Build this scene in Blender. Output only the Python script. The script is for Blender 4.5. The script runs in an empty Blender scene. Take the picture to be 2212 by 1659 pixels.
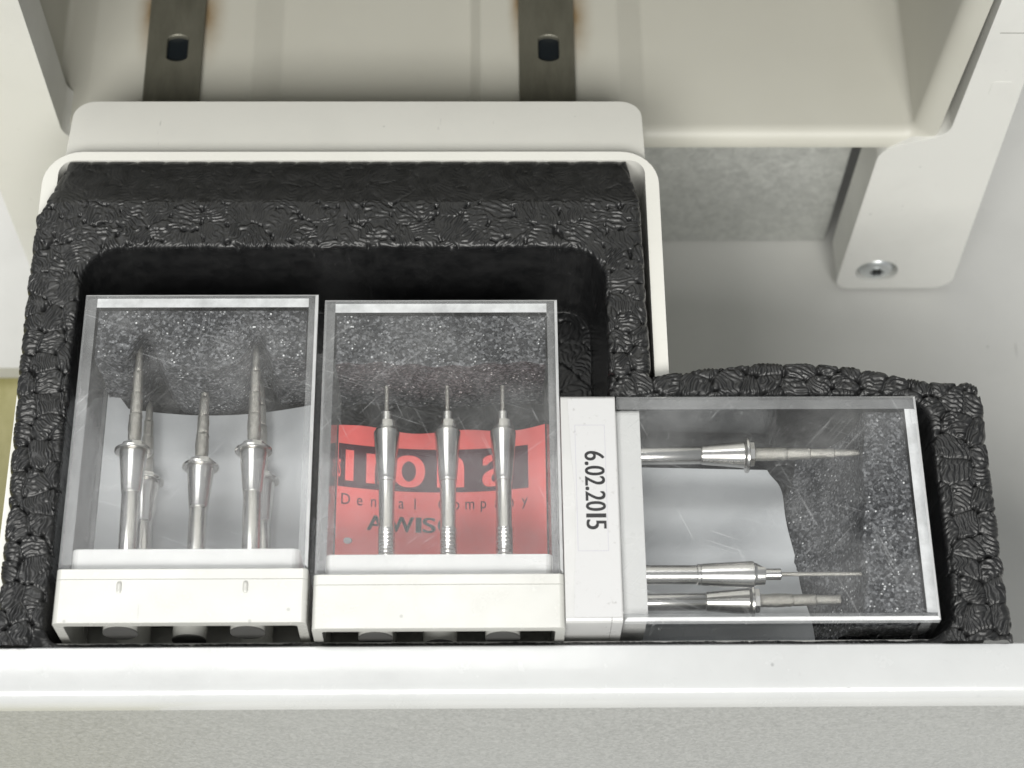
import bpy, bmesh, math, random
import numpy as np
from mathutils import Vector, Matrix
from mathutils.geometry import tessellate_polygon

S = 0.001                      # everything below is written in millimetres
sc = bpy.context.scene
COL = sc.collection
rnd = random.Random(7)

# ------------------------------------------------------------------ camera
def make_camera():
    f, th, roll, D, yaw = 4212.0, math.radians(62.87), math.radians(1.808), 285.84, math.radians(-2.2)
    fw = Vector((0, math.cos(th), -math.sin(th)))
    r = Vector((1, 0, 0))
    u = r.cross(fw)
    C = -fw * D
    r, u = r * math.cos(roll) + u * math.sin(roll), u * math.cos(roll) - r * math.sin(roll)
    R = Matrix.Rotation(yaw, 3, 'Z')
    fw, r, u, C = R @ fw, R @ r, R @ u, R @ C
    cd = bpy.data.cameras.new('camera')
    cam = bpy.data.objects.new('camera', cd)
    COL.objects.link(cam)
    m = Matrix.Identity(4)
    for i in range(3):
        m[i][0], m[i][1], m[i][2], m[i][3] = r[i], u[i], -fw[i], C[i] * S
    cam.matrix_world = m
    cd.sensor_width = 36
    cd.lens = f / 2212 * 36
    cd.clip_start = 0.01
    cd.clip_end = 20
    cd.dof.use_dof = True
    cd.dof.focus_distance = 0.291
    cd.dof.aperture_fstop = 30
    sc.camera = cam
make_camera()

# ------------------------------------------------------------------ light
w = bpy.data.worlds.new('World')
sc.world = w
w.use_nodes = True
w.node_tree.nodes['Background'].inputs[0].default_value = (0.95, 0.98, 1.0, 1)
w.node_tree.nodes['Background'].inputs[1].default_value = 0.31

def area(name, loc, target, sx, sy, power, col):
    l = bpy.data.lights.new(name, 'AREA')
    l.shape = 'RECTANGLE'
    l.size, l.size_y, l.energy, l.color = sx, sy, power, col
    o = bpy.data.objects.new(name, l)
    COL.objects.link(o)
    o.location = loc
    o.rotation_euler = (Vector(target) - Vector(loc)).to_track_quat('-Z', 'Y').to_euler()
    return o
area('ceiling_light', (-0.43, 0.74, 1.62), (-0.43, 0.74, 0), 1.10, 0.80, 15, (1.0, 0.995, 0.975))
area('ceiling_light', (-0.15, -1.20, 1.25), (0, 0, 0), 1.30, 0.60, 37, (1.0, 0.985, 0.94))

sc.view_settings.view_transform = 'Standard'
sc.view_settings.look = 'None'
sc.view_settings.gamma = 1
sc.view_settings.use_curve_mapping = False
sc.view_settings.exposure = 0.0
sc.render.engine = 'CYCLES'
sc.cycles.use_denoising = True
sc.cycles.transparent_max_bounces = 40
sc.cycles.max_bounces = 12
sc.cycles.sample_clamp_indirect = 6

# ------------------------------------------------------------------ materials
class NT:
    """small helper for building node materials"""
    def __init__(s, name):
        s.m = bpy.data.materials.new(name)
        s.m.use_nodes = True
        s.t = s.m.node_tree
        s.t.nodes.clear()
        s.out = s.t.nodes.new('ShaderNodeOutputMaterial')
        g = s.t.nodes.new('ShaderNodeNewGeometry')
        sc_ = s.t.nodes.new('ShaderNodeVectorMath')
        sc_.operation = 'SCALE'
        sc_.inputs['Scale'].default_value = 1000.0      # world position in millimetres
        s.t.links.new(g.outputs['Position'], sc_.inputs[0])
        s.pos = sc_.outputs[0]
    def n(s, typ, **kw):
        nd = s.t.nodes.new(typ)
        for k, v in kw.items():
            setattr(nd, k, v)
        return nd
    def l(s, a, b):
        s.t.links.new(a, b)
    def set(s, sock, v):
        if isinstance(v, bpy.types.NodeSocket):
            s.l(v, sock)
        else:
            sock.default_value = v
    def mapping(s, scale=(1, 1, 1), rot=(0, 0, 0), loc=(0, 0, 0), vec=None):
        m = s.n('ShaderNodeMapping')
        m.inputs['Scale'].default_value = scale
        m.inputs['Rotation'].default_value = rot
        m.inputs['Location'].default_value = loc
        s.l(vec or s.pos, m.inputs['Vector'])
        return m.outputs[0]
    def noise(s, scale, detail=3, rough=0.5, vec=None, dist=0.0):
        t = s.n('ShaderNodeTexNoise')
        t.inputs['Scale'].default_value = scale
        t.inputs['Detail'].default_value = detail
        t.inputs['Roughness'].default_value = rough
        t.inputs['Distortion'].default_value = dist
        s.l(vec or s.pos, t.inputs['Vector'])
        return t.outputs['Fac']
    def vor(s, scale, feature='F1', vec=None, out='Distance'):
        t = s.n('ShaderNodeTexVoronoi', feature=feature)
        t.inputs['Scale'].default_value = scale
        s.l(vec or s.pos, t.inputs['Vector'])
        return t.outputs[out]
    def rng(s, v, a, b, c=0.0, d=1.0):
        r = s.n('ShaderNodeMapRange')
        r.inputs[1].default_value, r.inputs[2].default_value = a, b
        r.inputs[3].default_value, r.inputs[4].default_value = c, d
        s.l(v, r.inputs[0])
        return r.outputs[0]
    def math(s, op, a, b=0.0):
        m = s.n('ShaderNodeMath', operation=op)
        s.set(m.inputs[0], a)
        s.set(m.inputs[1], b)
        return m.outputs[0]
    def mix(s, fac, a, b):
        m = s.n('ShaderNodeMix', data_type='RGBA')
        s.set(m.inputs['Factor'], fac)
        s.set(m.inputs[6], a)
        s.set(m.inputs[7], b)
        return m.outputs[2]
    def bump(s, h, strength=0.3, dist=0.1):
        b = s.n('ShaderNodeBump')
        b.inputs['Strength'].default_value = strength
        b.inputs['Distance'].default_value = dist * S
        s.l(h, b.inputs['Height'])
        return b.outputs[0]
    def principled(s, col, rough=0.5, metal=0.0, spec=0.5, normal=None, coat=0.0, coat_rough=0.1):
        p = s.n('ShaderNodeBsdfPrincipled')
        s.set(p.inputs['Base Color'], col)
        s.set(p.inputs['Roughness'], rough)
        s.set(p.inputs['Metallic'], metal)
        p.inputs['Specular IOR Level'].default_value = spec
        p.inputs['Coat Weight'].default_value = coat
        p.inputs['Coat Roughness'].default_value = coat_rough
        if normal:
            s.l(normal, p.inputs['Normal'])
        return p.outputs[0]
    def done(s, sh):
        s.l(sh, s.out.inputs['Surface'])
        return s.m

def c(r, g, b):
    return (r, g, b, 1.0)

def mat_plastic(name, col, rough=0.35, dirt=0.12, grain=0.0, gscale=2.0, coat=0.0, dcol=None, wob=0.0):
    t = NT(name)
    d = t.rng(t.noise(0.06, 5, 0.62), 0.45, 0.75)
    d2 = t.rng(t.noise(0.9, 4, 0.6), 0.66, 0.72)
    d = t.math('ADD', t.math('MULTIPLY', d, dirt), t.math('MULTIPLY', d2, dirt * 0.7))
    dc = dcol or tuple(x * 0.55 for x in col)
    base = t.mix(d, c(*col), c(*dc))
    # scattered specks of dirt and a few short scuffs
    sp = t.math('MULTIPLY', t.rng(t.vor(0.13, vec=t.mapping((1, 1, 1), loc=(3, 9, 5))), 0.045, 0.02), 0.45)
    scf = t.math('MULTIPLY', t.rng(t.noise(1.0, 2, 0.5, vec=t.mapping((0.9, 0.10, 0.5), rot=(0.2, 0.1, 0.5))), 0.74, 0.78),
                 t.rng(t.noise(0.07, 2, 0.5), 0.52, 0.6))
    base = t.mix(t.math('MAXIMUM', sp, t.math('MULTIPLY', scf, 0.4)), base, c(*(x * 0.3 for x in col)))
    nrm = None
    if grain:
        nrm = t.bump(t.noise(gscale, 4, 0.6), grain, 0.15)
    elif wob:
        nrm = t.bump(t.noise(0.35, 3, 0.5), wob, 0.12)
    r = t.rng(t.noise(0.25, 4, 0.6), 0.3, 0.7, max(rough - 0.07, 0.03), rough + 0.1)
    return t.done(t.principled(base, r, normal=nrm, coat=coat))

M = {}
M['machine'] = mat_plastic('machine_cream_plastic', (0.69, 0.69, 0.66), 0.42, 0.15, 0.10, 3.5)
M['drawer'] = mat_plastic('drawer_white_plastic', (0.74, 0.735, 0.69), 0.40, 0.10, 0.06, 3.0)
M['rail'] = mat_plastic('rail_glossy_white', (0.56, 0.57, 0.572), 0.20, 0.14, 0.0, coat=0.5, wob=0.35)
M['base'] = mat_plastic('box_base_ivory', (0.56, 0.56, 0.53), 0.22, 0.15, coat=0.35, wob=0.35)
M['base_white'] = mat_plastic('box_base_white', (0.56, 0.56, 0.555), 0.30, 0.08, coat=0.2, wob=0.25)
M['board'] = mat_plastic('white_board', (0.57, 0.57, 0.55), 0.5, 0.12, 0.05, 1.5)

def mat_front():
    t = NT('drawer_front_grey_texture')
    f = t.noise(1.5, 5, 0.65, dist=0.6)
    g = t.noise(0.03, 3, 0.5)
    col = t.mix(t.rng(f, 0.35, 0.65), c(0.285, 0.29, 0.285), c(0.415, 0.42, 0.415))
    col = t.mix(t.rng(g, 0.3, 0.7, 0, 0.35), col, c(0.40, 0.41, 0.405))
    return t.done(t.principled(col, 0.5, normal=t.bump(f, 0.5, 0.25)))
M['front'] = mat_front()

def mat_pan():
    """inside of the machine bay, with brown grease stains beside the runner strips"""
    t = NT('bay_cream_plastic')
    col = t.mix(t.rng(t.noise(0.05, 5, 0.6), 0.4, 0.75, 0, 0.16), c(0.52, 0.512, 0.455), c(0.40, 0.385, 0.325))
    n = t.noise(0.45, 4, 0.6)
    tot = None
    for (x, y, rx, ry) in ((-63.3, 88.5, 2.0, 9), (-53.0, 88.0, 2.8, 9), (2.2, 91.0, 1.4, 10), (12.5, 87.5, 2.6, 9)):
        m = t.mapping((1 / rx, 1 / ry, 0.0), loc=(-x / rx, -y / ry, 0))
        ln = t.n('ShaderNodeVectorMath', operation='LENGTH')
        t.l(m, ln.inputs[0])
        v = t.math('POWER', t.rng(t.math('ADD', ln.outputs['Value'], t.math('MULTIPLY', n, 0.35)), 1.7, 0.25), 1.6)
        tot = v if tot is None else t.math('MAXIMUM', tot, v)
    col = t.mix(t.math('MULTIPLY', tot, 0.82), col, c(0.20, 0.115, 0.03))
    return t.done(t.principled(col, 0.45, normal=t.bump(t.noise(3.5, 3, 0.5), 0.06, 0.12)))
M['pan'] = mat_pan()

def mat_zinc():
    t = NT('galvanised_plate')
    v = t.noise(0.55, 5, 0.7, dist=0.8)
    col = t.mix(t.rng(v, 0.3, 0.7), c(0.50, 0.51, 0.49), c(0.72, 0.73, 0.70))
    return t.done(t.principled(col, t.rng(v, 0.3, 0.7, 0.42, 0.62), 0.55, normal=t.bump(v, 0.15, 0.1)))
M['zinc'] = mat_zinc()

def mat_strip():
    t = NT('steel_strip')
    v = t.noise(0.3, 5, 0.7, vec=t.mapping((1, 0.25, 1)))
    col = t.mix(t.rng(v, 0.3, 0.7), c(0.12, 0.118, 0.092), c(0.18, 0.175, 0.14))
    return t.done(t.principled(col, 0.42, 0.4, normal=t.bump(t.noise(2.5, 3), 0.05, 0.1)))
M['strip'] = mat_strip()

def mat_metal(name, col, rough, grit=0.0):
    t = NT(name)
    v = t.noise(9.0, 3, 0.6)
    cc = t.mix(t.rng(v, 0.35, 0.65), c(*col), c(*(x * 0.6 for x in col)))
    nrm = t.bump(v, grit, 0.12) if grit else None
    return t.done(t.principled(cc if grit else c(*col), rough, 1.0, normal=nrm))
M['steel'] = mat_metal('polished_steel', (0.60, 0.59, 0.57), 0.25)
M['diamond'] = mat_metal('diamond_grit', (0.62, 0.60, 0.55), 0.38, 1.0)
M['screw'] = mat_metal('zinc_screw', (0.78, 0.81, 0.82), 0.36)
M['seam'] = mat_plastic('seam_shadow_gap', (0.22, 0.22, 0.20), 0.6, 0.1)
M['end_shade'] = mat_plastic('tube_end_shade', (0.10, 0.10, 0.097), 0.5, 0.1)  # dark colour paints the shade on the tube end faces
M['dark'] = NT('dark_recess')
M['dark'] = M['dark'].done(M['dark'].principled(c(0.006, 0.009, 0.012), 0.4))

def mat_foam():
    t = NT('black_bead_foam')
    v = t.noise(0.5, 4, 0.6)
    col = t.mix(t.rng(v, 0.35, 0.7), c(0.010, 0.0103, 0.0108), c(0.022, 0.0222, 0.0226))
    nrm = t.bump(t.noise(7.0, 2, 0.5), 0.25, 0.06)
    # moulded pocket walls have a smooth skin, the bead faces are rougher
    g = t.n('ShaderNodeNewGeometry')
    sx = t.n('ShaderNodeSeparateXYZ')
    t.l(g.outputs['Normal'], sx.inputs[0])
    skin = t.rng(sx.outputs[2], 0.18, 0.34)
    rough = t.math('ADD', 0.16, t.math('MULTIPLY', skin, t.rng(v, 0.3, 0.7, 0.17, 0.30)))
    return t.done(t.principled(col, rough, spec=0.6, normal=nrm))
M['foam'] = mat_foam()

def mat_sponge():
    t = NT('grey_sponge')
    wv = t.mapping((1, 1, 1))
    def cellrand(scale):
        k = t.vor(scale, vec=wv, out='Color')
        sep = t.n('ShaderNodeSeparateColor')
        t.l(k, sep.inputs[0])
        return sep.outputs
    r1 = cellrand(2.7)
    f = t.noise(1.5, 4, 0.75)
    g = t.math('MULTIPLY', t.math('POWER', r1[0], 2.2), t.rng(f, 0.36, 0.6, 0.25, 1.0))
    col = t.mix(g, c(0.022, 0.023, 0.026), c(0.25, 0.255, 0.268))
    patch = t.rng(t.noise(0.25, 3, 0.6), 0.42, 0.62)
    painted_glint = t.math('MULTIPLY', t.math('MULTIPLY', t.rng(r1[1], 0.90, 0.94), t.rng(t.vor(2.7, vec=wv), 0.46, 0.3)), patch)
    col = t.mix(painted_glint, col, c(0.80, 0.81, 0.82))  # white cells paint glints into the sponge colour
    return t.done(t.principled(col, 0.5, spec=0.25, normal=t.bump(r1[2], 0.8, 0.35)))
M['sponge'] = mat_sponge()

def mat_paper(name, col, var=0.1):
    t = NT(name)
    f = t.noise(1.6, 5, 0.7)
    g = t.noise(0.12, 3, 0.5)
    cc = t.mix(t.rng(f, 0.3, 0.7, 0, var), c(*col), c(*(x * 0.72 for x in col)))
    cc = t.mix(t.rng(g, 0.35, 0.7, 0, var), cc, c(*(min(1, x * 1.12 + 0.03) for x in col)))
    return t.done(t.principled(cc, 0.6, spec=0.3, normal=t.bump(f, 0.12, 0.08)))
M['paper_white'] = mat_paper('white_paper', (0.50, 0.515, 0.53), 0.12)
M['paper_red'] = mat_paper('red_paper', (0.82, 0.16, 0.15), 0.22)
M['print_dark'] = mat_paper('dark_print', (0.07, 0.025, 0.034), 0.3)
M['print_red'] = mat_paper('red_letters', (0.86, 0.16, 0.15), 0.15)
M['print_thin'] = mat_paper('faint_print', (0.07, 0.02, 0.028), 0.3)
M['ink'] = mat_paper('black_ink', (0.028, 0.028, 0.03), 0.5)
M['ink_thin'] = mat_paper('pale_ink', (0.50, 0.49, 0.55), 0.2)

def mat_sticker():
    t = NT('sticker_paper')
    f = t.noise(1.3, 4, 0.75, vec=t.mapping((1.0, 0.8, 1)))
    zone = t.rng(t.noise(0.16, 2, 0.5), 0.47, 0.60)
    d = t.math('MULTIPLY', t.rng(f, 0.58, 0.72), zone)
    col = t.mix(t.math('MULTIPLY', d, 0.7), c(0.60, 0.60, 0.605), c(0.25, 0.24, 0.22))
    return t.done(t.principled(col, 0.5, spec=0.4, normal=t.bump(t.noise(0.5, 3), 0.2, 0.15)))
M['sticker'] = mat_sticker()

def mat_clear(name, haze0, haze1, tint=(0.985, 0.988, 0.99), edge=0.0, mirror=0.95):
    """thin clear acrylic: sees straight through, mirrors by angle, carries dust and fine scratches"""
    t = NT(name)
    tr = t.n('ShaderNodeBsdfTransparent')
    tr.inputs[0].default_value = c(*tint)
    gl = t.n('ShaderNodeBsdfGlossy')
    gl.inputs['Roughness'].default_value = 0.05
    lw = t.n('ShaderNodeLayerWeight')
    lw.inputs['Blend'].default_value = 0.5
    fres = t.math('ADD', t.math('MULTIPLY', t.math('POWER', lw.outputs['Facing'], 5.0), mirror), 0.014)
    m1 = t.n('ShaderNodeMixShader')
    t.l(fres, m1.inputs[0]); t.l(tr.outputs[0], m1.inputs[1]); t.l(gl.outputs[0], m1.inputs[2])
    df = t.n('ShaderNodeBsdfDiffuse')
    df.inputs[0].default_value = c(0.85, 0.86, 0.87)
    haze = t.rng(t.noise(0.06, 5, 0.68), 0.42, 0.70, haze0, haze1)
    scr = None
    for i, (ang, sd) in enumerate(((0.35, 3), (1.15, 11), (-0.7, 23), (2.3, 41))):
        mp = t.mapping((0.05, 3.6, 0.3), loc=(sd, sd * 1.7, 0), vec=t.mapping((1, 1, 1), rot=(0, 0, ang)))
        a = t.rng(t.noise(1.0, 2, 0.5, vec=mp, dist=0.25), 0.672, 0.70)
        msk = t.rng(t.noise(0.11, 3, 0.6, vec=t.mapping((1, 1, 1), loc=(sd * 5, sd, 0))), 0.50, 0.62)
        a = t.math('MULTIPLY', a, msk)
        scr = a if scr is None else t.math('MAXIMUM', scr, a)
    fac = t.math('ADD', haze, t.math('MULTIPLY', scr, 0.13))
    if edge:
        st = t.noise(0.8, 4, 0.7, vec=t.mapping((0.25, 0.25, 3)))
        fac = t.math('ADD', fac, t.rng(st, 0.3, 0.7, edge * 0.7, edge * 1.2))  # white mixed in for the light that gathers in acrylic edges
    m2 = t.n('ShaderNodeMixShader')
    t.l(fac, m2.inputs[0]); t.l(m1.outputs[0], m2.inputs[1]); t.l(df.outputs[0], m2.inputs[2])
    return t.done(m2.outputs[0])
M['clear_top'] = mat_clear('clear_lid_scratched', 0.018, 0.105)
M['clear'] = mat_clear('clear_lid_wall', 0.0, 0.012, mirror=0.45)
M['clear_edge'] = mat_clear('clear_lid_lit_edge', 0.02, 0.05, edge=0.15)
M['clear_end'] = mat_clear('clear_lid_lit_end', 0.02, 0.05, tint=(0.97, 0.97, 0.965), edge=0.75)

def mat_olive():
    t = NT('olive_worktop')
    v = t.noise(0.25, 5, 0.7, vec=t.mapping((1, 0.3, 1)))
    return t.done(t.principled(t.mix(t.rng(v, 0.3, 0.7), c(0.27, 0.25, 0.09), c(0.37, 0.34, 0.16)), 0.5))
M['olive'] = mat_olive()

# ------------------------------------------------------------------ mesh helpers (mm)
def tag(o, label=None, cat=None, group=None, kind=None):
    if label: o['label'] = label
    if cat: o['category'] = cat
    if group: o['group'] = group
    if kind: o['kind'] = kind
    return o

def empty(name, loc, rz=0.0):
    o = bpy.data.objects.new(name, None)
    COL.objects.link(o)
    o.location = Vector(loc) * S
    o.rotation_euler = (0, 0, rz)
    o.empty_display_size = 0.01
    return o

class MB:
    def __init__(s):
        s.v, s.f, s.mi = [], [], []
    def add(s, vs, fs, mi=0):
        b = len(s.v)
        s.v += [tuple(p) for p in vs]
        s.f += [tuple(i + b for i in q) for q in fs]
        s.mi += [mi] * len(fs) if isinstance(mi, int) else list(mi)
        return s
    def box(s, x0, x1, y0, y1, z0, z1, mi=0):
        vs = [(x, y, z) for z in (z0, z1) for y in (y0, y1) for x in (x0, x1)]
        # faces: bottom, top, front(-y), back(+y), left, right
        fs = [(0, 2, 3, 1), (4, 5, 7, 6), (0, 1, 5, 4), (2, 6, 7, 3), (0, 4, 6, 2), (1, 3, 7, 5)]
        return s.add(vs, fs, mi)
    def prism(s, outer, holes, plane, a, b, mi=0):
        loops = [list(outer)] + [list(h) for h in holes]
        flat = [p for lp in loops for p in lp]
        n = len(flat)
        def P(p, d):
            return {'xy': (p[0], p[1], d), 'xz': (p[0], d, p[1]), 'yz': (d, p[0], p[1])}[plane]
        vs = [P(p, a) for p in flat] + [P(p, b) for p in flat]
        tris = tessellate_polygon([[Vector((p[0], p[1], 0)) for p in lp] for lp in loops])
        fs = [tuple(t) for t in tris] + [tuple(i + n for i in reversed(t)) for t in tris]
        k = 0
        for lp in loops:
            m = len(lp)
            for i in range(m):
                j = (i + 1) % m
                fs.append((k + i, k + j, k + j + n, k + i + n))
            k += m
        return s.add(vs, fs, mi)
    def lathe(s, prof, n=24, centre=(0, 0, 0), axis='y', mi=0, cap=True):
        """prof: list of (distance along the axis, radius)"""
        vs, fs = [], []
        cx, cy, cz = centre
        for (d, r) in prof:
            for i in range(n):
                a = 2 * math.pi * i / n
                p, q = r * math.cos(a), r * math.sin(a)
                vs.append({'y': (cx + p, cy + d, cz + q), 'z': (cx + p, cy + q, cz + d), 'x': (cx + d, cy + p, cz + q)}[axis])
        for k in range(len(prof) - 1):
            for i in range(n):
                j = (i + 1) % n
                fs.append((k * n + i, k * n + j, (k + 1) * n + j, (k + 1) * n + i))
        if cap:
            fs.append(tuple(range(n)))
            fs.append(tuple((len(prof) - 1) * n + i for i in range(n)))
        return s.add(vs, fs, mi)
    def data(s, name, mats, smooth=None):
        me = bpy.data.meshes.new(name)
        me.from_pydata([(x * S, y * S, z * S) for x, y, z in s.v], [], s.f)
        for m in (mats if isinstance(mats, (list, tuple)) else [mats]):
            me.materials.append(m)
        me.polygons.foreach_set('material_index', s.mi)
        bm = bmesh.new(); bm.from_mesh(me)
        bmesh.ops.recalc_face_normals(bm, faces=bm.faces)
        bm.to_mesh(me); bm.free()
        if smooth:
            me.polygons.foreach_set('use_smooth', [True] * len(me.polygons))
            me.set_sharp_from_angle(angle=math.radians(smooth))
        me.update()
        return me
    def build(s, name, mats, parent=None, smooth=None, bevel=0, seg=3, ang=40):
        o = bpy.data.objects.new(name, s.data(name, mats, smooth))
        COL.objects.link(o)
        if parent:
            o.parent = parent
        if bevel:
            b = o.modifiers.new('bevel', 'BEVEL')
            b.width = bevel * S
            b.segments = seg
            b.limit_method = 'ANGLE'
            b.angle_limit = math.radians(ang)
        return o

def shift(pts, dx, dy):
    return [(x - dx, y - dy) for x, y in pts]

def round_poly(pts, radii, n=6):
    out = []
    m = len(pts)
    for i in range(m):
        p = Vector(pts[i]); a = Vector(pts[i - 1]) - p; b = Vector(pts[(i + 1) % m]) - p
        r = radii if isinstance(radii, (int, float)) else radii[i]
        if r <= 0:
            out.append(tuple(p)); continue
        la, lb = a.length, b.length
        a.normalize(); b.normalize()
        half = math.acos(max(-1, min(1, a.dot(b)))) / 2
        t = min(r / math.tan(half), la * 0.49, lb * 0.49)
        r = t * math.tan(half)
        cen = p + (a + b).normalized() * (r / math.sin(half))
        s0 = p + a * t - cen; s1 = p + b * t - cen
        a0 = math.atan2(s0.y, s0.x); a1 = math.atan2(s1.y, s1.x)
        d = (a1 - a0 + math.pi) % (2 * math.pi) - math.pi
        for k in range(n + 1):
            q = a0 + d * k / n
            out.append((cen.x + r * math.cos(q), cen.y + r * math.sin(q)))
    return out

def circle(cx, cy, r, n=28, sy=1.0):
    return [(cx + r * math.cos(2 * math.pi * i / n), cy + r * sy * math.sin(2 * math.pi * i / n)) for i in range(n)]

def glyphs(text):
    """outline of a piece of writing as flat triangles, in a unit box"""
    cu = bpy.data.curves.new('writing', 'FONT')
    cu.body = text
    cu.resolution_u = 6
    o = bpy.data.objects.new('writing', cu)
    COL.objects.link(o)
    dg = bpy.context.evaluated_depsgraph_get()
    dg.update()
    me = bpy.data.meshes.new_from_object(o.evaluated_get(dg))
    vs = np.array([v.co[:2] for v in me.vertices])
    fs = [tuple(p.vertices) for p in me.polygons]
    bpy.data.objects.remove(o); bpy.data.curves.remove(cu); bpy.data.meshes.remove(me)
    lo, hi = vs.min(0), vs.max(0)
    return (vs - lo) / np.maximum(hi - lo, 1e-9), fs, hi - lo

def bolder(box, k):
    return box

# ------------------------------------------------------------------ the setting
wt = MB().box(-420, 420, -330, 420, -95, -86).build('worktop', M['olive'])
tag(wt, kind='structure')
bo = [(-62, -240), (320, -240), (320, 330), (-330, 330), (-330, 45.6), (-62, 45.6)]
bd = MB().prism(round_poly(bo, [2, 2, 2, 2, 2, 2]), [], 'xy', -85.9, -81.6).build('base_board', M['board'], bevel=0.6)
tag(bd, kind='structure')

# ------------------------------------------------------------------ the machine
mc = empty('milling_machine', (0, 62.5, -81.5))
tag(mc, 'cream plastic milling machine with open drawer bay standing on the white board', 'machine')
OX, OY, OZ = 0, 62.5, -81.5
def mpt(pts):                                   # x,z outline on the front plane -> local
    return [(x - OX, z - OZ) for x, z in pts]
SEAM = 1.6
frame = round_poly([(77.7, 18), (77.2, -27.4), (71.5, -29.3), (66.0, -32.2), (65.8, -81.0), (88.9, -80.6), (86.2, 0), (86.2, 158),
                    (-91.2, 158), (-91.4, -81.0), (-67.0, -81.0), (-67.0, -34), (-71, -30.4), (-76.6, -27.6), (-76.6, 18)],
                   [6, 4.5, 6, 5.5, 3.2, 4.0, 40, 5, 5, 4, 3, 5.5, 6, 4.5, 6], 8)
hole = circle(73.1, -74.3, 4.1, 28)
MB().prism(mpt(frame), [mpt(hole)], 'xz', 0, 9.5).build('front_frame', M['machine'], mc, bevel=1.3, seg=5, ang=35)
for x0, x1 in ((79.3, 85.0),):
    MB().box(x0, x1, -0.012, 0.05, SEAM - 0.09 - OZ, SEAM + 0.09 - OZ).build('panel_seam', M['seam'], mc)
MB().prism(mpt(round_poly([(81.3, -15.5), (84.6, -15.5), (84.6, -11.6), (81.3, -11.6)], 0.5, 3)), [], 'xz', -0.08, 0.05).build('cover_pad', M['machine'], mc)
# screw in its recess
MB().lathe([(0.9, 4.3), (8.5, 4.3)], 28, (73.1 - OX, 0, -74.3 - OZ), cap=False).build('screw_recess', M['machine'], mc, smooth=40)
scp = MB()
star = []
for i in range(24):
    r = 1.45 if (i // 2) % 2 == 0 else 1.05
    a = 2 * math.pi * i / 24
    star.append((73.1 - OX + r * math.cos(a), -74.3 - OZ + r * math.sin(a)))
scp.lathe([(-0.1, 1.55), (-0.05, 2.2), (0.2, 2.9), (0.7, 3.35), (1.4, 3.55), (4.5, 3.55)], 32, (73.1 - OX, 0, -74.3 - OZ), cap=False)
sr = scp.build('screw', M['screw'], mc, smooth=50)
MB().prism(circle(73.1 - OX, -74.3 - OZ, 1.75, 24), [star], 'xz', -0.15, 0.6).build('screw_rim', M['screw'], sr)
MB().prism(circle(73.1 - OX, -74.3 - OZ, 1.5, 24), [], 'xz', 1.1, 1.3).build('socket', M['dark'], sr)
# side, top, back of the housing
MB().box(80.5, 86.0, 9.6, 150, 10, 239).build('side_panel', M['machine'], mc, bevel=1.0)
MB().box(-91.0, -85.5, 9.6, 150, 10, 239).build('side_panel', M['machine'], mc, bevel=1.0)
MB().box(-85.4, 80.4, 9.6, 150, 232, 238.5).build('top_panel', M['machine'], mc, bevel=1.0)
MB().box(-85.4, 80.4, 146, 150, 10, 231.9).build('back_panel', M['machine'], mc)
# the bay: a moulded pan with two raised runner beds
prof = [(-78.5, 19), (-78.5, -28.6), (-72.6, -26.2), (-44.6, -26.2), (-39.6, -28.6), (-6.2, -28.6), (-4.3, -26.2),
        (20.0, -26.2), (24.6, -28.6), (71.4, -28.6), (72.9, 19)]
pr_ = []
for i, (x, z) in enumerate(prof):            # small fillets on every crease
    if i in (0, len(prof) - 1):
        pr_.append((x, z)); continue
    p = Vector((x, z)); a = Vector(prof[i - 1]) - p; b = Vector(prof[i + 1]) - p
    k = 1.6 if i in (1, 9) else 0.5
    for q in range(5):
        t = q / 4
        A = p + a.normalized() * k; B = p + b.normalized() * k
        pr_.append(tuple(A * (1 - t) ** 2 + p * 2 * t * (1 - t) + B * t * t))
nr = []
for i in range(len(pr_)):
    a = Vector(pr_[max(i - 1, 0)]); b = Vector(pr_[min(i + 1, len(pr_) - 1)])
    d = (b - a).normalized()
    nr.append(Vector((d.y, -d.x)))
    if nr[-1].y > 0.3: nr[-1] = -nr[-1]
pv, pf = [], []
R0 = 4.0
sec = [(75.0, R0 + 0.1), (64.0, R0 + 0.1), (62.95, R0 - 0.1)]
for k in range(1, 9):
    a = math.pi / 2 * k / 8
    sec.append((62.9 + R0 * (1 - math.cos(a)) * 0.75, R0 * (1 - math.sin(a))))
sec += [(80, 0), (110, 0), (180, 0), (206, 0)]
for (y, off) in sec:
    for p, nn in zip(pr_, nr):
        pv.append((p[0] + nn.x * off - OX, y - OY, p[1] + nn.y * off * (0.8) - OZ))
L = len(pr_)
for k in range(len(sec) - 1):
    for i in range(L - 1):
        pf.append((k * L + i, k * L + i + 1, (k + 1) * L + i + 1, (k + 1) * L + i))
pan = MB().add(pv, pf).build('bay_pan', M['pan'], mc, smooth=50)
MB().box(-79, 74, 206.1 - OY, 207.5 - OY, -29 - OZ, 19 - OZ).build('bay_back_wall', M['pan'], mc)
MB().box(-79, 74, 63.5 - OY, 207 - OY, 19.1 - OZ, 21 - OZ).build('bay_ceiling', M['pan'], mc)
MB().box(-65.4, 65.0, 74 - OY, 75.5 - OY, -81.6 - OZ, -33.5 - OZ).build('metal_plate', M['zinc'], mc, bevel=0.25, seg=1)

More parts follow.
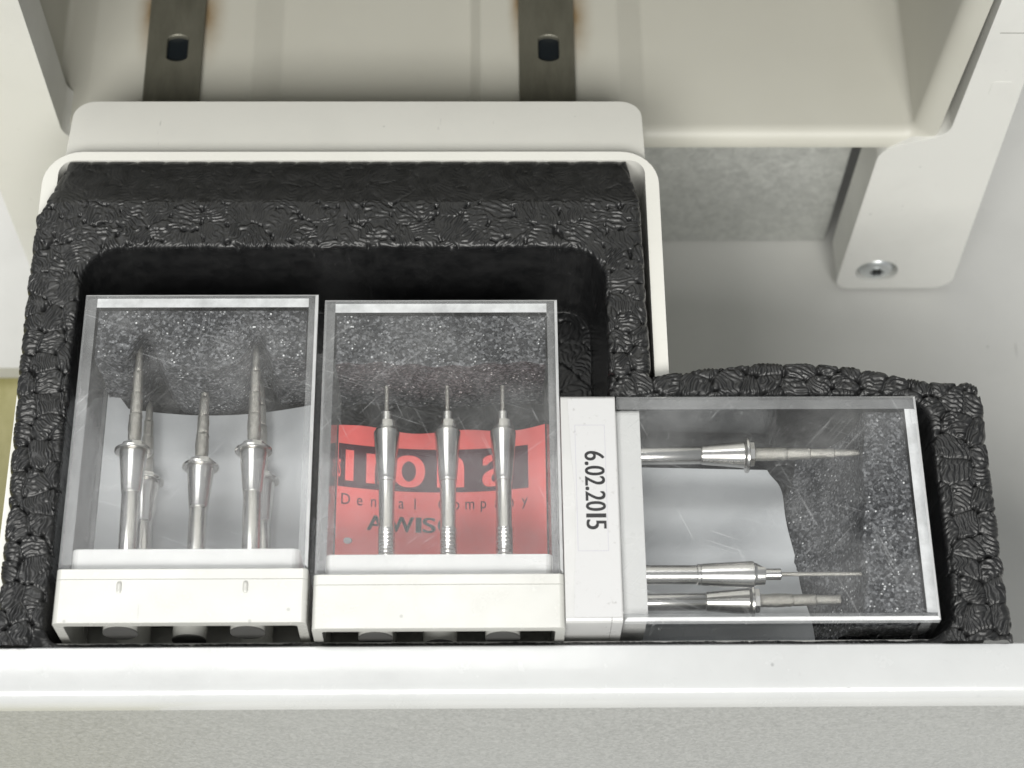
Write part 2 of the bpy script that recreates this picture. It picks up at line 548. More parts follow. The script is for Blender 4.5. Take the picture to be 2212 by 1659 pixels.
# ------------------------------------------------------------------ the drawer
dw = empty('pull_out_drawer', (0, 0, -25))
tag(dw, 'white plastic drawer with glossy front rail pulled out of the machine bay', 'drawer')
DZ = 25
outer = round_poly([(-73.7, -39), (66.5, -39), (66.5, 2.0), (23.8, 2.0), (23.8, 44.8), (-73.7, 44.8)], [1, 2, 3, 2, 6.0, 6.0], 8)
inner = round_poly([(-71.3, -37.6), (65.3, -37.6), (65.3, 0.9), (21.65, 0.9), (21.65, 43.2), (-71.3, 43.2)], [1, 2, 3, 2, 2.6, 2.6], 8)
MB().prism(outer, [inner], 'xy', 0.0, -6.0 + DZ).build('tray_wall', M['drawer'], dw, bevel=0.35, seg=2)
MB().prism(inner, [], 'xy', 0.02, 1.6).build('tray_floor', M['drawer'], dw)
# sloping shelf at the back of the tray
lb, lt, lx = [], [], (-71.0, 22.0)
ledge = round_poly([(lx[0], 44.9), (lx[1], 44.9), (lx[1], 58.0), (lx[0], 58.0)], [0, 0, 3.5, 3.5], 8)
lm = MB().prism(ledge, [], 'xy', 0.0, 17.0)
lm.v = [(x, y, z if z < 5 else z - 0.22 * (y - 44.9)) for x, y, z in lm.v]
lm.build('back_shelf', M['drawer'], dw, bevel=2.4, seg=6, ang=50)
# front rail and front panel (profiles in y,z)
rp = [(-38.9, -25), (-38.9, -3.9), (-39.15, -3.6), (-40.5, -3.5), (-44.3, -3.8)]
for k in range(1, 9):
    a = math.pi / 2 * k / 8
    rp.append((-44.3 - 2.5 * math.sin(a), -3.8 - 2.8 * (1 - math.cos(a))))
rp += [(-46.8, -7.6), (-46.0, -7.9), (-45.5, -25)]
MB().prism([(y, z + DZ) for y, z in rp], [], 'yz', -112, 112).build('front_rail', M['rail'], dw, smooth=35)
fp = [(-46.1, -7.95), (-46.65, -8.1), (-49.2, -60), (-47.0, -60), (-45.4, -25.2), (-45.4, -7.95)]
MB().prism([(y, z + DZ) for y, z in fp], [], 'yz', -111.5, 111.5).build('front_panel', M['front'], dw, smooth=20)
# steel runner strips under the tray, reaching back into the bay
for (x0, x1, hx) in ((-63.1, -53.3, -57.75), (2.4, 12.2, 7.65)):
    hl = []
    for q in (circle(hx, 79.5, 2.9, 32)):
        hl.append((max(hx - 1.85, min(hx + 1.85, q[0])), 79.5 + (q[1] - 79.5) * 0.97))
    hl = [p for i, p in enumerate(hl) if i == 0 or (abs(p[0] - hl[i - 1][0]) + abs(p[1] - hl[i - 1][1])) > 1e-6]
    st = MB().prism([(x0, 10), (x1, 10), (x1, 196), (x0, 196)], [hl], 'xy', -1.15, -0.03).build('runner_strip', M['strip'], dw, bevel=0.12, seg=1)
    MB().box(hx - 2.4, hx + 2.4, 76, 83, -1.14, -0.95).build('slot_shade', M['dark'], st)  # near-black pad paints the shade of a deep hole

# ------------------------------------------------------------------ bead-foam insert (height field)
def lattice(seed, n=64):
    return np.random.default_rng(seed).random((n, n))
def vnoise(x, y, scale, seed):
    g = lattice(seed)
    x = x / scale; y = y / scale
    xi = np.floor(x).astype(int); yi = np.floor(y).astype(int)
    fx = x - xi; fy = y - yi
    fx = fx * fx * (3 - 2 * fx); fy = fy * fy * (3 - 2 * fy)
    a = g[xi % 64, yi % 64]; b = g[(xi + 1) % 64, yi % 64]
    c_ = g[xi % 64, (yi + 1) % 64]; d = g[(xi + 1) % 64, (yi + 1) % 64]
    return (a * (1 - fx) + b * fx) * (1 - fy) + (c_ * (1 - fx) + d * fx) * fy
def sdf(poly, X, Y):
    d = np.full(X.shape, 1e9); ins = np.zeros(X.shape, bool)
    m = len(poly)
    for i in range(m):
        (x0, y0), (x1, y1) = poly[i], poly[(i + 1) % m]
        ex, ey = x1 - x0, y1 - y0
        t = np.clip(((X - x0) * ex + (Y - y0) * ey) / (ex * ex + ey * ey + 1e-12), 0, 1)
        d = np.minimum(d, np.hypot(X - x0 - t * ex, Y - y0 - t * ey))
        if y0 != y1:
            cr = ((Y < y0) != (Y < y1)) & (X < ex * (Y - y0) / (y1 - y0) + x0)
            ins ^= cr
    return np.where(ins, d, -d)
def sstep(v, a, b):
    t = np.clip((v - a) / (b - a), 0, 1)
    return t * t * (3 - 2 * t)

def build_foam():
    G = 0.13
    xs = np.arange(-75, 72, G); ys = np.arange(-38.86, 43.6, G)
    X, Y = np.meshgrid(xs, ys, indexing='ij')
    out = [(-72.3, -45), (70.1, -45), (69.9, -26), (69.9, -8), (70.3, -1.6), (69.6, 1.2), (68.2, 2.1), (64.5, 2.0), (60.7, 2.4),
           (56.5, 3.6), (51.6, 4.6), (44.5, 5.3), (37.8, 5.4), (30, 4.7), (24.2, 3.8), (20.9, 3.2), (20.5, 33.2), (18.8, 43.25), (-69.8, 43.25),
           (-72.2, 33.2), (-73.5, 31.2), (-73.6, 18), (-73.3, 2), (-72.6, -20)]
    pA = round_poly([(-65.4, -37.9), (14.2, -37.9), (14.6, 25.4), (-65.5, 25.4)], [2, 0.5, 6.0, 6.5], 8)
    pB = round_poly([(4, -37.9), (61.9, -37.9), (61.7, -0.4), (4, -0.4)], [0.5, 4, 5, 0.5], 8)
    # bead outlines push the edges in and out
    wx = X + 0.7 * (vnoise(X, Y, 2.2, 1) - .5) ; wy = Y + 0.7 * (vnoise(X, Y, 2.2, 2) - .5)
    cell = 3.7
    gi = np.floor(wx / cell).astype(int); gj = np.floor(wy / cell).astype(int)
    J1, J2, J3, J4 = lattice(31), lattice(32), lattice(33), lattice(34)
    F = [np.full(X.shape, 1e9) for _ in range(3)]
    CX = np.zeros(X.shape); CY = np.zeros(X.shape); AN = np.zeros(X.shape); HR = np.zeros(X.shape)
    for di in (-2, -1, 0, 1, 2):
        for dj in (-2, -1, 0, 1, 2):
            i = gi + di; j = gj + dj
            px = (i + 0.1 + 0.8 * J1[i % 64, j % 64]) * cell
            py = (j + 0.1 + 0.8 * J2[i % 64, j % 64]) * cell
            d = np.hypot(wx - px, wy - py)
            n1 = d < F[0]; n2 = ~n1 & (d < F[1]); n3 = ~n1 & ~n2 & (d < F[2])
            F[2] = np.where(n1 | n2, F[1], np.where(n3, d, F[2]))
            F[1] = np.where(n1, F[0], np.where(n2, d, F[1]))
            F[0] = np.where(n1, d, F[0])
            CX = np.where(n1, px, CX); CY = np.where(n1, py, CY)
            AN = np.where(n1, J3[i % 64, j % 64], AN); HR = np.where(n1, J4[i % 64, j % 64], HR)
    gap = (F[1] - F[0]); tri = F[2] - F[0]
    deep = 0.12 + 0.62 * sstep(-Y, -26, -2)
    relief = deep * (-0.42 * np.exp(-(gap / 0.22) ** 1.2) + 0.20 * (1 - np.clip(F[0] / 2.4, 0, 1) ** 2)) - 0.9 * np.exp(-(tri / 0.45) ** 2) * (HR > 0.35) + 0.14 * (HR - 0.5)
    # worm-like wrinkles inside every bead
    th = AN * math.pi * 2
    dx, dy = X - CX, Y - CY
    gx, gy = np.meshgrid(np.fft.fftfreq(X.shape[0], G), np.fft.fftfreq(X.shape[1], G), indexing='ij')
    kk = np.hypot(gx, gy); aa = np.arctan2(gy, gx)
    def worms(seed, ang, spread, wl):
        g = np.random.default_rng(seed).standard_normal(X.shape)
        band = np.exp(-((kk - 1 / wl) / (0.20 / wl)) ** 2)
        da = np.abs((aa - ang + math.pi / 2) % math.pi - math.pi / 2)
        band = band * np.exp(-(da / spread) ** 2)
        f = np.fft.ifft2(np.fft.fft2(g) * band).real
        return f / f.std()
    fields = [worms(70 + q, q * math.pi / 4 + 0.3, 0.55, 0.71 + 0.08 * (q % 2)) for q in range(4)]
    sel = (AN * 3.999).astype(int)
    wpx = 1.5 * (vnoise(X, Y, 1.9, 51) - .5) + 0.5 * (vnoise(X, Y, 0.9, 53) - .5)
    wpy = 1.5 * (vnoise(X, Y, 1.9, 52) - .5) + 0.5 * (vnoise(X, Y, 0.9, 54) - .5)
    ii, jj = np.meshgrid(np.arange(X.shape[0]), np.arange(X.shape[1]), indexing='ij')
    fi = np.clip(ii + wpx / G, 0, X.shape[0] - 2); fj = np.clip(jj + wpy / G, 0, X.shape[1] - 2)
    i0, j0 = fi.astype(int), fj.astype(int); ti, tj = fi - i0, fj - j0
    bil = lambda f: (f[i0, j0] * (1 - ti) + f[i0 + 1, j0] * ti) * (1 - tj) + (f[i0, j0 + 1] * (1 - ti) + f[i0 + 1, j0 + 1] * ti) * tj
    wf = np.choose(sel, [bil(f) for f in fields])
    wr = 0.5 + 0.5 * np.tanh(1.3 * wf)
    amp = 0.36 * (0.55 + 0.6 * vnoise(X, Y, 2.6, 9))
    wrinkle = (wr - 0.5) * amp * np.clip(gap / 0.5, 0, 1)
    bulge = 0.42 * (1 - np.exp(-(gap / 0.5) ** 1.2)) - 0.30 + 0.12 * (HR - .5)
    # height of the plain body
    dO = sdf(out, X, Y) + bulge * 0.8 - 0.1
    dP = np.maximum(sdf(pA, X, Y), sdf(pB, X, Y)) + (vnoise(X, Y, 3, 12) - .5) * 0.25
    lip = sstep(X, -68, -65.5) * (1 - sstep(X, 58.0, 61)) * (1 - sstep(Y, -37.6, -36.4))
    slope = np.clip(Y - 33.4, 0, None) * (X < 22)
    z0 = -3.0 - 1.75 * lip - 0.30 * slope
    smooth = 1 - 0.90 * sstep(Y, 33.0, 34.2)
    smooth *= 1 - 0.15 * sstep(Y, 22, 34) * (X < 21)
    z = z0 + (relief + wrinkle) * smooth * (1 - 0.45 * lip)
    Rr = 1.5
    d = np.clip(dO, 0, Rr)
    z = z - (Rr - np.sqrt(np.maximum(Rr * Rr - (Rr - d) ** 2, 0))) * np.where(Y > 34, 0.5, 1.0)
    z = np.where(dO < 0, np.maximum(z + dO * 7, -9.5), z)
    Rp = 0.9
    d = np.clip(-dP, 0, Rp)
    e = np.where(dP < 0, Rp - np.sqrt(np.maximum(Rp * Rp - (Rp - d) ** 2, 0)), Rp + dP * 13)
    zf = -21.35 + 0.35 * np.clip(relief + wrinkle, -0.8, 0.25)
    z = np.where(dP > -Rp, np.maximum(z - e, zf), z)
    keep = dO > -0.55
    nx, ny = X.shape
    idx = np.arange(nx * ny).reshape(nx, ny)
    q = keep[:-1, :-1] & keep[1:, :-1] & keep[1:, 1:] & keep[:-1, 1:]
    faces = np.stack([idx[:-1, :-1][q], idx[1:, :-1][q], idx[1:, 1:][q], idx[:-1, 1:][q]], 1)
    used = np.unique(faces)
    remap = np.full(nx * ny, -1); remap[used] = np.arange(len(used))
    faces = remap[faces]
    co = np.stack([X.ravel()[used], Y.ravel()[used], z.ravel()[used] + 21.35], 1) * S
    me = bpy.data.meshes.new('foam_insert')
    me.vertices.add(len(co)); me.vertices.foreach_set('co', co.ravel().astype(np.float32))
    me.loops.add(faces.size); me.loops.foreach_set('vertex_index', faces.ravel().astype(np.int32))
    me.polygons.add(len(faces))
    me.polygons.foreach_set('loop_start', np.arange(0, faces.size, 4, dtype=np.int32))
    me.polygons.foreach_set('use_smooth', np.ones(len(faces), bool))
    me.materials.append(M['foam'])
    me.update(calc_edges=True)
    o = bpy.data.objects.new('foam_insert', me)
    COL.objects.link(o)
    o.location = (0, 0, -21.35 * S)
    tag(o, 'black bead foam insert with rounded pockets lying in the white drawer', 'foam insert')
build_foam()

# ------------------------------------------------------------------ bur boxes
W, T, LEN = 35.0, 20.8, 52.1       # width, thickness, length of a box; local y runs from base to lid end
SEAMV, STEPV = 7.95, 11.6
SPOTS = [(-8.9, -5.2), (8.9, -5.2), (0, -10.4), (-8.9, -15.6), (8.9, -15.6)]
cache = {}
def shared(name, key, make, mats, parent, smooth=None):
    if key not in cache:
        cache[key] = make().data(name, mats, smooth)
    o = bpy.data.objects.new(name, cache[key])
    COL.objects.link(o)
    o.parent = parent
    return o

def bur_box(loc, rz, label, base_mat):
    b = empty('bur_box', loc, rz)
    tag(b, label, 'box', 'bur boxes lying in the foam insert')
    h = W / 2
    t = 1.35
    o2 = round_poly([(-h, -T), (h, -T), (h, 0), (-h, 0)], 0.7, 4)
    i2 = round_poly([(-h + t, -T + t), (h - t, -T + t), (h - t, -t), (-h + t, -t)], 0.5, 3)
    base = MB().prism(o2, [i2], 'xz', 0, 6.4).build('base', base_mat, b, bevel=0.3, seg=2)
    MB().prism(o2, [], 'xz', 6.43, SEAMV).build('base_plate', base_mat, base, bevel=0.25, seg=2)
    s2 = round_poly([(-h + 1.45, -T + 1.45), (h - 1.45, -T + 1.45), (h - 1.45, -1.62), (-h + 1.45, -1.62)], 1.0, 4)
    MB().prism(s2, [], 'xz', SEAMV - .05, STEPV).build('base_step', M['base_white'], base, bevel=0.35, seg=3)
    for k, (x, z) in enumerate(SPOTS):
        r = 2.45
        tb = MB().prism(circle(x, z, r, 24), [circle(x, z, 2.1, 24)], 'xz', 0.5 if k != 2 else 1.2, 6.42).build('tube', base_mat, base, smooth=40)
        MB().prism(circle(x, z, 2.44, 24), [], 'xz', 0.3 if k != 2 else 1.0, 0.49 if k != 2 else 1.19).build('shaded_end', M['end_shade'], tb)  # thin disc added to carry the painted shade of the tube end
    # lid: five slabs of one moulding; narrow faces whitened to paint caught light
    w_ = h - 0.12
    tk = 1.5
    y0, y1 = SEAMV + 0.22, LEN
    lid = MB()
    def slab(x0, x1, ya, yb, z0, z1, faces):
        lid.box(x0, x1, ya, yb, z0, z1, faces)
    # order: bottom, top, front, back, left, right ; 0 top skin, 1 wall, 2 edge
    ch = 0.42
    ring = lambda i, z: [(-w_ + i, y0 + i, z), (w_ - i, y0 + i, z), (w_ - i, y1 - i, z), (-w_ + i, y1 - i, z)]
    lid.add(ring(0, -tk) + ring(0, -ch) + ring(ch, 0),
            [(0, 1, 2, 3), (8, 9, 10, 11)] + [(k, (k + 1) % 4, 4 + (k + 1) % 4, 4 + k) for k in range(4)] + [(4 + k, 4 + (k + 1) % 4, 8 + (k + 1) % 4, 8 + k) for k in range(4)],
            [1, 0, 2, 2, 2, 2, 1, 3, 3, 2])  # far and right chamfers painted brightest, as if catching light
    slab(-w_, w_, y0, y1, -T, -T + tk, [1, 1, 2, 2, 2, 2])
    slab(-w_, -w_ + tk, y0, y1, -T + tk + .03, -tk - .03, [2, 2, 2, 1, 1, 1])
    slab(w_ - tk, w_, y0, y1, -T + tk + .03, -tk - .03, [2, 2, 2, 1, 1, 1])
    slab(-w_ + tk + .03, w_ - tk - .03, y1 - tk, y1, -T + tk + .03, -tk - .03, [2, 3, 1, 1, 2, 2])
    lid.build('lid', [M['clear_top'], M['clear'], M['clear_edge'], M['clear_end']], b)
    return b, base

b1, base1 = bur_box((-46.25, -36.75, 0), 0, 'clear lidded box with ivory base, white paper and five stepped burs inside', M['base'])
b2, base2 = bur_box((-10.5, -37.72, 0), 0, 'clear lidded box with ivory base and red printed paper behind three burs', M['base'])
b3, base3 = bur_box((7.05, -19.35, 0.0), math.radians(-90), 'clear lidded box lying sideways with dated white sticker on its base', M['base_white'])

# moulding marks on the first base
for x in (-8.6, 8.9):
    mm = MB()
    mm.lathe([(-0.95, 0.05), (-0.8, 0.34), (-0.4, 0.42), (0.4, 0.42), (0.8, 0.34), (0.95, 0.05)], 14, (x, 5.2, -0.16))
    mm.build('mould_mark', M['base'], base1, smooth=60)

# sticker with the date on the sideways box (local: x along the base, y up towards the lid)
sk = MB().prism(round_poly([(-16.9, 1.0), (-8, 1.35), (-2, 1.75), (6, 1.7), (12, 1.3), (16.9, 1.2), (16.9, 7.8), (-16.9, 7.8)], 0.25, 3), [], 'xy', 0.03, 0.11)
sticker = sk.build('sticker', M['sticker'], base3)
rb = MB()
X0, X1, Y0, Y1, q = -12.6, 7.1, 1.95, 6.3, 0.07
rb.prism([(X0, Y0), (X1, Y0), (X1, Y1), (X0, Y1)], [[(X0 + q, Y0 + q), (X1 - q, Y0 + q), (X1 - q, Y1 - q), (X0 + q, Y1 - q)]], 'xy', 0.115, 0.125)
rb.build('printed_frame', M['ink_thin'], sticker)
dm = MB()
txt = '6.02.2015'
wid = [1.0, 0.48, 1.0, 1.0, 0.48, 1.0, 1.0, 0.78, 1.0]
tot = sum(wid)
cx = -8.45
for ch, wv in zip(txt, wid):
    adv = 12.3 * wv / tot
    vs, fs, _ = glyphs(ch)
    if ch == '.':
        x0, x1, ya, yb = cx + 0.18, cx + adv - 0.12, 3.25, 3.8
    elif ch == '1':
        x0, x1, ya, yb = cx + 0.42, cx + 0.90, 3.25, 6.1
    else:
        x0, x1, ya, yb = cx + 0.10, cx + adv - 0.10, 3.25, 6.1
    for k, e in enumerate((-0.07, 0.0, 0.07)):      # three passes make the strokes bold
        dm.add([(x0 + p[0] * (x1 - x0) + e, ya + p[1] * (yb - ya), 0.128 + 0.002 * k) for p in vs], fs)
    cx += adv
dm.build('printed_date', M['ink'], sticker)

# latch rib at the far end of the sideways lid
MB().box(-14.9, -12.6, 51.0, 51.9, 0.02, 0.35, 2).build('latch_rib', [M['clear_top'], M['clear'], M['clear_edge']], b3, bevel=0.1, seg=1)

# ------------------------------------------------------------------ sponges in the lid ends
def sponge(loc, rz, x0, x1, yfun, y1, z0, z1, label):
    o = empty_mesh = None
    nx, nz, ny = 64, 26, 20
    g = np.random.default_rng(int(abs(loc[0] * 10)) + 3)
    pts, fs = [], []
    def grid(fn, a, b):
        st = len(pts)
        for i in range(a + 1):
            for j in range(b + 1):
                pts.append(fn(i / a, j / b))
        for i in range(a):
            for j in range(b):
                k = st + i * (b + 1) + j
                fs.append((k, k + b + 1, k + b + 2, k + 1))
    jig = lambda s: float(g.normal()) * s
    def top(u, v):
        x = x0 + (x1 - x0) * u
        ya = yfun(u, 0)
        return (x, ya + (y1 - ya) * v, z1 + (jig(0.10) if 0 < v < 1 and 0 < u < 1 else -0.15))
    def front(u, v):
        x = x0 + (x1 - x0) * u
        return (x, yfun(u, v) + (jig(0.10) if 0 < v < 1 else 0), z1 - 0.15 + (z0 - z1) * v)
    def left(u, v):
        ya = yfun(0, v)
        return (x0, ya + (y1 - ya) * u, z1 - 0.15 + (z0 - z1) * v)
    def right(u, v):
        ya = yfun(1, v)
        return (x1, ya + (y1 - ya) * u, z1 - 0.15 + (z0 - z1) * v)
    grid(top, nx * 2, ny * 2); grid(front, nx, nz); grid(left, ny, nz); grid(right, ny, nz)
    grid(lambda u, v: (x0 + (x1 - x0) * u, y1, z1 - .15 + (z0 - z1) * v), 4, 4)
    grid(lambda u, v: (x0 + (x1 - x0) * u, yfun(u, 1) + (y1 - yfun(u, 1)) * v, z0 - .15), nx, 4)
    m = MB().add(pts, fs)
    o = m.build('sponge_block', M['sponge'], None, smooth=60)
    o.location = Vector(loc) * S
    o.rotation_euler = (0, 0, rz)
    tag(o, label, 'sponge', 'sponges in the lid ends')
    return o
def y1f(u, v):      # front of the sponge; local y
    return 42.2 - 1.6 * math.exp(-((u - 0.5) / 0.2) ** 2) + 4.6 * math.exp(-((u - 0.235) / 0.055) ** 2) + 4.4 * math.exp(-((u - 0.765) / 0.05) ** 2) + 0.6 * v + 0.25 * math.sin(31 * u + 5 * v) + 0.2 * math.sin(17 * u - 9 * v)
sponge((-46.25, -36.75, 0), 0, -15.6, 15.6, y1f, 50.35, -19.0, -2.0, 'grey sparkling sponge in the lid end above five stepped burs')
sponge((-10.5, -37.72, 0), 0, -15.6, 15.6, lambda u, v: 42.1 + 0.3 * math.sin(u * 9) + 0.2 * math.sin(u * 37 + 4 * v) + 1.6 * v, 50.35, -19.0, -2.0, 'grey sparkling sponge in the lid end above the red paper')
sponge((7.05, -19.35, 0), math.radians(-90), -15.6, 15.6, lambda u, v: 44.6 - 2.6 * u - (9.5 - 5.5 * abs(u - 0.35)) * v ** 2.6 + 0.25 * math.sin(u * 17), 50.35, -19.0, -2.0,
       'grey slanted sponge in the lid end of the sideways box')

# ------------------------------------------------------------------ paper inserts
def sheet(name, loc, rz, edge, zfun, mat, label, n=40, m=30):
    """edge(u,v) -> local x,y ; zfun(x,y) -> z"""
    pts, fs = [], []
    for k, dz in enumerate((0.0, -0.12)):
        for i in range(n + 1):
            for j in range(m + 1):
                x, y = edge(i / n, j / m)
                pts.append((x, y, zfun(x, y) + dz))
    st = (n + 1) * (m + 1)
    for k in (0, 1):
        for i in range(n):
            for j in range(m):
                a = k * st + i * (m + 1) + j
                fs.append((a, a + m + 1, a + m + 2, a + 1))
    for i in range(n):
        for j in (0, m):
            a = i * (m + 1) + j; b_ = a + m + 1
            fs.append((a, b_, b_ + st, a + st))
    for j in range(m):
        for i in (0, n):
            a = i * (m + 1) + j; b_ = a + 1
            fs.append((a, b_, b_ + st, a + st))
    o = MB().add(pts, fs).build(name, mat, None, smooth=60)
    o.location = Vector(loc) * S
    o.rotation_euler = (0, 0, rz)
    tag(o, label, 'paper', 'paper inserts in the boxes')
    return o

# white paper, one corner standing up
def e1(u, v):
    x = -15.8 + 31.4 * u
    ytop = 41.0 + 4.0 * max(0, 1 - u / 0.10) - 0.6 * math.sin(u * 3.1)
    return x, 11.8 + (ytop - 11.8) * v
sheet('paper_insert', (-46.25, -36.75, 0), 0, e1, lambda x, y: -17.6 + 0.010 * x * x, M['paper_white'],
      'white paper behind the stepped burs in the ivory based box')
# red paper
ZR = lambda x, y: -16.8 + 0.0105 * (x - 0.3) ** 2
def e2(u, v):
    x = -15.75 + 31.5 * u
    return x, 11.8 + (38.0 + 0.35 * math.sin(u * 13) - 11.8) * v
red = sheet('paper_insert', (-10.5, -37.72, 0), 0, e2, ZR, M['paper_red'], 'red paper with dark printed band and lettering behind three burs')
def on_red(name, pieces, mat, lift):
    mb = MB()
    for vs, fs in pieces:
        mb.add([(x, y, ZR(x, y) + lift) for x, y in vs], fs)
    return mb.build(name, mat, red)
def wx(x, y):                # world mm -> local of the red sheet
    return x + 10.5, y + 37.72
def strip_piece(x0, x1, y0, y1, n=48, tilt=0.0):
    vs, fs = [], []
    for i in range(n + 1):
        x = x0 + (x1 - x0) * i / n
        for y in (y0, y1):
            a, b_ = wx(x, y)
            vs.append((a, b_ + tilt * (x - x0)))
    for i in range(n):
        fs.append((2 * i, 2 * i + 2, 2 * i + 3, 2 * i + 1))
    return vs, fs
band = on_red('printed_band', [strip_piece(-26.15, 2.6, -9.9, -2.75)], M['print_dark'], 0.05)
def put(ch, x0, x1, y0, y1):
    vs, fs, _ = glyphs(ch)
    out_ = [wx(x0 + p[0] * (x1 - x0), y0 + p[1] * (y1 - y0)) for p in vs]
    return out_, fs
logo = [strip_piece(-25.1, -23.85, -8.85, -3.75, 4), put('s', -26.1, -25.75, -8.4, -5.4)]
for e in (-0.28, -0.14, 0, 0.14, 0.28):
    logo += [put('r', -21.7 + e, -18.9 + e, -8.95, -3.9), put('o', -17.75 + e, -13.35 + e, -9.2, -3.85), put('n', -11.0 + e, -7.4 + e, -9.1, -3.95), put('a', -4.1 + e, -0.5 + e, -9.2, -3.9)]
on_red('logo_letters', logo, M['print_red'], 0.10)
small = []
for k, ch in enumerate('Dental Company'):
    if ch == ' ': continue
    x = -24.9 + 2.07 * k
    up = ch in 'DtlC'
    vs, fs, sz = glyphs(ch)
    ww = sz[0] * 2.05
    dy = -0.55 if ch in 'py' else 0
    hh = 1.75 if up else (1.25 if ch not in 'py' else 1.75)
    small.append(put(ch, x - ww / 2, x + ww / 2, -12.75 + dy, -12.75 + dy + hh))
on_red('small_lettering', small, M['print_thin'], 0.06)
big = []
for ch, x0, x1 in (('A', -21.6, -19.2), ('W', -18.3, -14.75), ('I', -14.3, -13.65), ('S', -13.3, -11.5), ('O', -11.0, -8.8)):
    for e in (-0.1, 0, 0.1):
        big.append(put(ch, x0 + e, x1 + e, -16.55, -14.1))
tx = on_red('bold_lettering', big, M['ink'], 0.06)
fl = MB().lathe([(0, 0.75), (0.12, 0.65), (0.2, 0.3)], 12, (0, 0, 0), 'z')
fl.v = [(x * 1.0 + wx(-24.5, 0)[0], y * 0.7 + wx(0, -18.6)[1], z + ZR(-14, 0) + 0.02) for x, y, z in fl.v]
fl.build('white_fleck', M['paper_white'], red)
# white paper in the sideways box, gently rolled
def e3(u, v):
    x = -14.2 + 29.7 * u
    yt = 33.6 + 3.6 * u - 1.0 * math.exp(-(u / 0.06) ** 2) + 0.35 * math.sin(u * 15)
    return x, 11.8 + (yt - 11.8) * v
sheet('paper_insert', (7.05, -19.35, 0), math.radians(-90), e3, lambda x, y: -17.4 + 1.3 * math.cos((x - 9) * 0.42) + 0.004 * (y - 20) * x, M['paper_white'],
      'white rolled paper under the burs of the sideways box')

# ------------------------------------------------------------------ burs
def step_bur(box_loc, rz, x, z, label, tip=45.3, tilt=0.0, roll=0.0, collar=28.2):
    ca, sa = math.cos(rz), math.sin(rz)
    foot = (box_loc[0] + ca * x - sa * 6.6, box_loc[1] + sa * x + ca * 6.6, z)
    o = empty('milling_bur', foot, rz + tilt)
    tag(o, label, 'bur', 'milling burs in the boxes')
    k = collar - 28.2
    key = ('a', round(k, 2), round(tip, 2))
    shared('shank', key + ('s',), lambda: MB().lathe([(0, 1.32), (5.2, 1.32), (14.9 + k, 1.36), (15.0 + k, 1.28), (15.15 + k, 1.42)], 28), M['steel'], o, 40)
    shared('cone', key + ('c',), lambda: MB().lathe([(15.15 + k, 1.42), (15.35 + k, 1.46), (18.3 + k, 1.72), (21.3 + k, 2.02), (21.5 + k, 1.9)], 32), M['steel'], o, 35)
    shared('collar', key + ('k',), lambda: MB().lathe([(21.5 + k, 1.9), (21.52 + k, 2.62), (21.62 + k, 2.75), (21.95 + k, 2.75), (22.05 + k, 2.62), (22.06 + k, 1.8)], 36), M['steel'], o, 35)
    def nut():
        m = MB().lathe([(22.06 + k, 1.75), (22.1 + k, 1.88), (22.85 + k, 1.86), (22.95 + k, 1.7), (22.96 + k, 0.9)], 8)
        return m
    shared('nut', key + ('n',), nut, M['steel'], o, 30)
    t0 = 22.9 + k
    Lt = tip - 6.6 - t0
    def tipm():
        pr = [(0, 0.98), (0.29, 0.98), (0.30, 0.80), (0.31, 0.87), (0.50, 0.86), (0.51, 0.66), (0.52, 0.74), (0.72, 0.72), (0.73, 0.50), (0.74, 0.58), (0.91, 0.50), (0.97, 0.30), (1.0, 0.08)]
        P = []
        for i in range(len(pr) - 1):
            (a, r0), (b_, r1) = pr[i], pr[i + 1]
            n = max(1, int((b_ - a) * 40))
            for q in range(n):
                P.append((t0 + Lt * (a + (b_ - a) * q / n), r0 + (r1 - r0) * q / n))
        P.append((t0 + Lt, 0.08))
        m = MB().lathe(P, 22)
        g = random.Random(5)
        m.v = [(vx * (1 + g.uniform(-.10, .07)), vy, vz * (1 + g.uniform(-.10, .07))) for vx, vy, vz in m.v]
        return m
    shared('diamond_tip', key + ('t',), tipm, M['diamond'], o, 50)
    return o

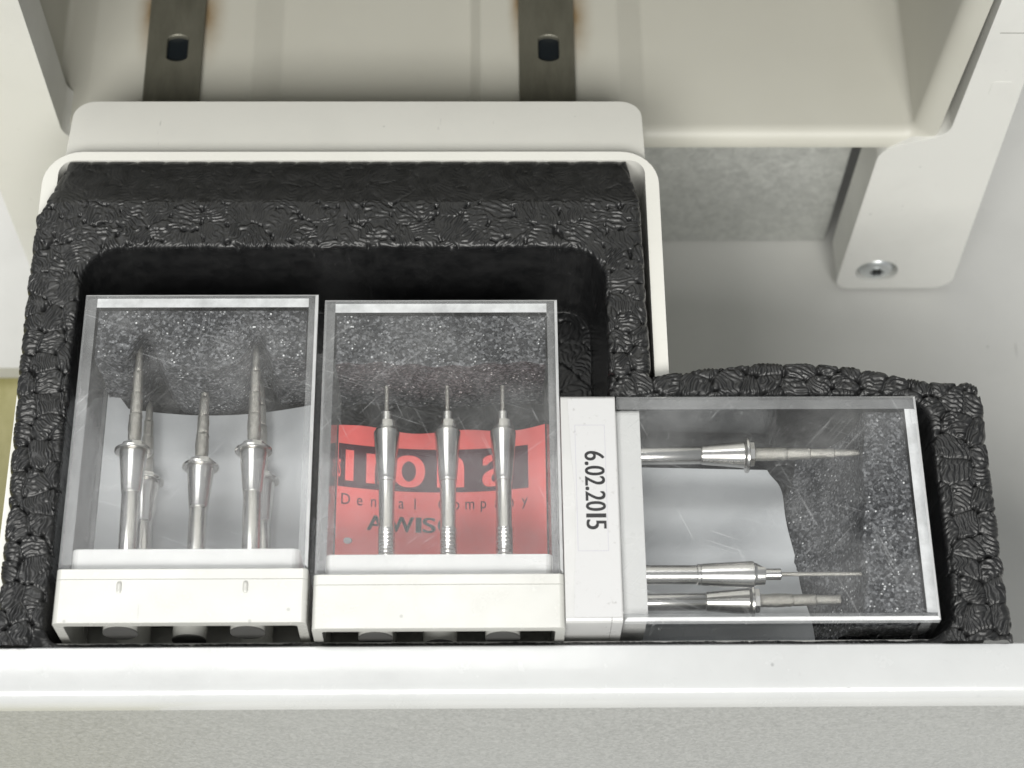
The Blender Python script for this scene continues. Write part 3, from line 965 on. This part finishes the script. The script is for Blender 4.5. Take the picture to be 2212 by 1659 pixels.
def pin_bur(box_loc, rz, x, z, label, head=34.4, pin=4.6, tilt=0.0, thread=True, step=1.55, fat=1.0):
    ca, sa = math.cos(rz), math.sin(rz)
    foot = (box_loc[0] + ca * x - sa * 6.6, box_loc[1] + sa * x + ca * 6.6, z)
    o = empty('milling_bur', foot, rz + tilt)
    tag(o, label, 'bur', 'milling burs in the boxes')
    h = head - 6.6
    key = ('p', head, pin, thread)
    def shank():
        P = [(0, 1.22)]
        if thread:
            y = 2.0
            while y < 10.4:
                P += [(y, 1.22), (y + 0.16, 1.12), (y + 0.32, 1.22)]
                y += 0.62
            P += [(10.6, 1.25), (10.9, 1.14)]
        P += [(h - 9.8, 1.18), (h - 9.7, 1.32), (h - 9.3, 1.32), (h - 9.25, 1.22)]
        return MB().lathe([(a_, r_ * fat) for a_, r_ in P], 28)
    shared('shank', key + ('s',), shank, M['steel'], o, 30)
    shared('cone', key + ('c',), lambda: MB().lathe([(h - 9.2, 1.3 * fat), (h - 8.9, 1.36 * fat), (h - 2.3, 1.92), (h - 1.7, 1.93), (h - 1.6, 1.75), (h - 1.2, 1.62)], 32), M['steel'], o, 28)
    def head_m():       # turned head with two flats milled into it
        m = MB().lathe([(h - 1.2, 1.62), (h - 1.15, 1.62), (h - 0.05, 1.5), (h, 1.35), (h + 0.01, 0.7)], 32)
        m.v = [(max(-0.55 if vy > h - 1.0 else -9, vx), vy, vz) for vx, vy, vz in m.v]
        return m
    shared('head', key + ('h',), head_m, M['steel'], o, 28)
    shared('neck', key + ('n',), lambda: MB().lathe([(h, 0.84), (h + step, 0.84), (h + step + 0.08, 0.76), (h + step + 0.1, 0.3)], 24), M['steel'], o, 30)
    shared('pin', key + ('t',), lambda: MB().lathe([(h + step, 0.30), (h + step + pin * 0.9, 0.29), (h + step + pin * 0.97, 0.34), (h + step + pin, 0.12)], 16), M['diamond'], o, 50)
    return o

L1, L2, L3 = (-46.25, -36.75), (-10.5, -37.72), (7.05, -19.35)
r3 = math.radians(-90)
step_bur(L1, 0, -8.7, -5.0, 'tall stepped bur in the box of five, on the foam wall side', 46.0, tilt=0.022)
step_bur(L1, 0, 8.9, -5.0, 'tall stepped bur in the box of five, on the red paper side', 46.0, tilt=0.025)
step_bur(L1, 0, 0.2, -10.2, 'stepped bur in the middle seat of the five', 43.8, tilt=0.010, collar=28.0)
step_bur(L1, 0, -8.3, -15.0, 'short stepped bur half hidden behind a tall one, far from the red paper', 41.6, tilt=0.028, collar=27.8)
step_bur(L1, 0, 9.6, -15.0, 'stepped bur almost hidden behind the tall one beside the red paper box', 45.3, tilt=0.05, collar=27.8)
pin_bur(L2, 0, -7.55, -6.0, 'thin pinned bur right beside the bold A on the red paper', tilt=0.018)
pin_bur(L2, 0, 1.3, -6.0, 'thin pinned bur between the large o and n on the red paper', tilt=0.012)
pin_bur(L2, 0, 9.3, -6.0, 'thin pinned bur covering the last large letter of the red paper', tilt=0.004)
step_bur(L3, r3, -10.2, -5.5, 'stepped bur lying alone in the sideways box beside the arched foam edge', 44.9, tilt=0.010, collar=27.3)
pin_bur(L3, r3, 8.5, -5.5, 'long needle tipped bur lying over another in the sideways box', head=28.9, pin=12.0, thread=False, step=2.2, fat=1.16)
step_bur(L3, r3, 9.9, -12.8, 'stepped bur lying under the needle tipped one in the sideways box', 45.4, tilt=0.008, collar=27.6)
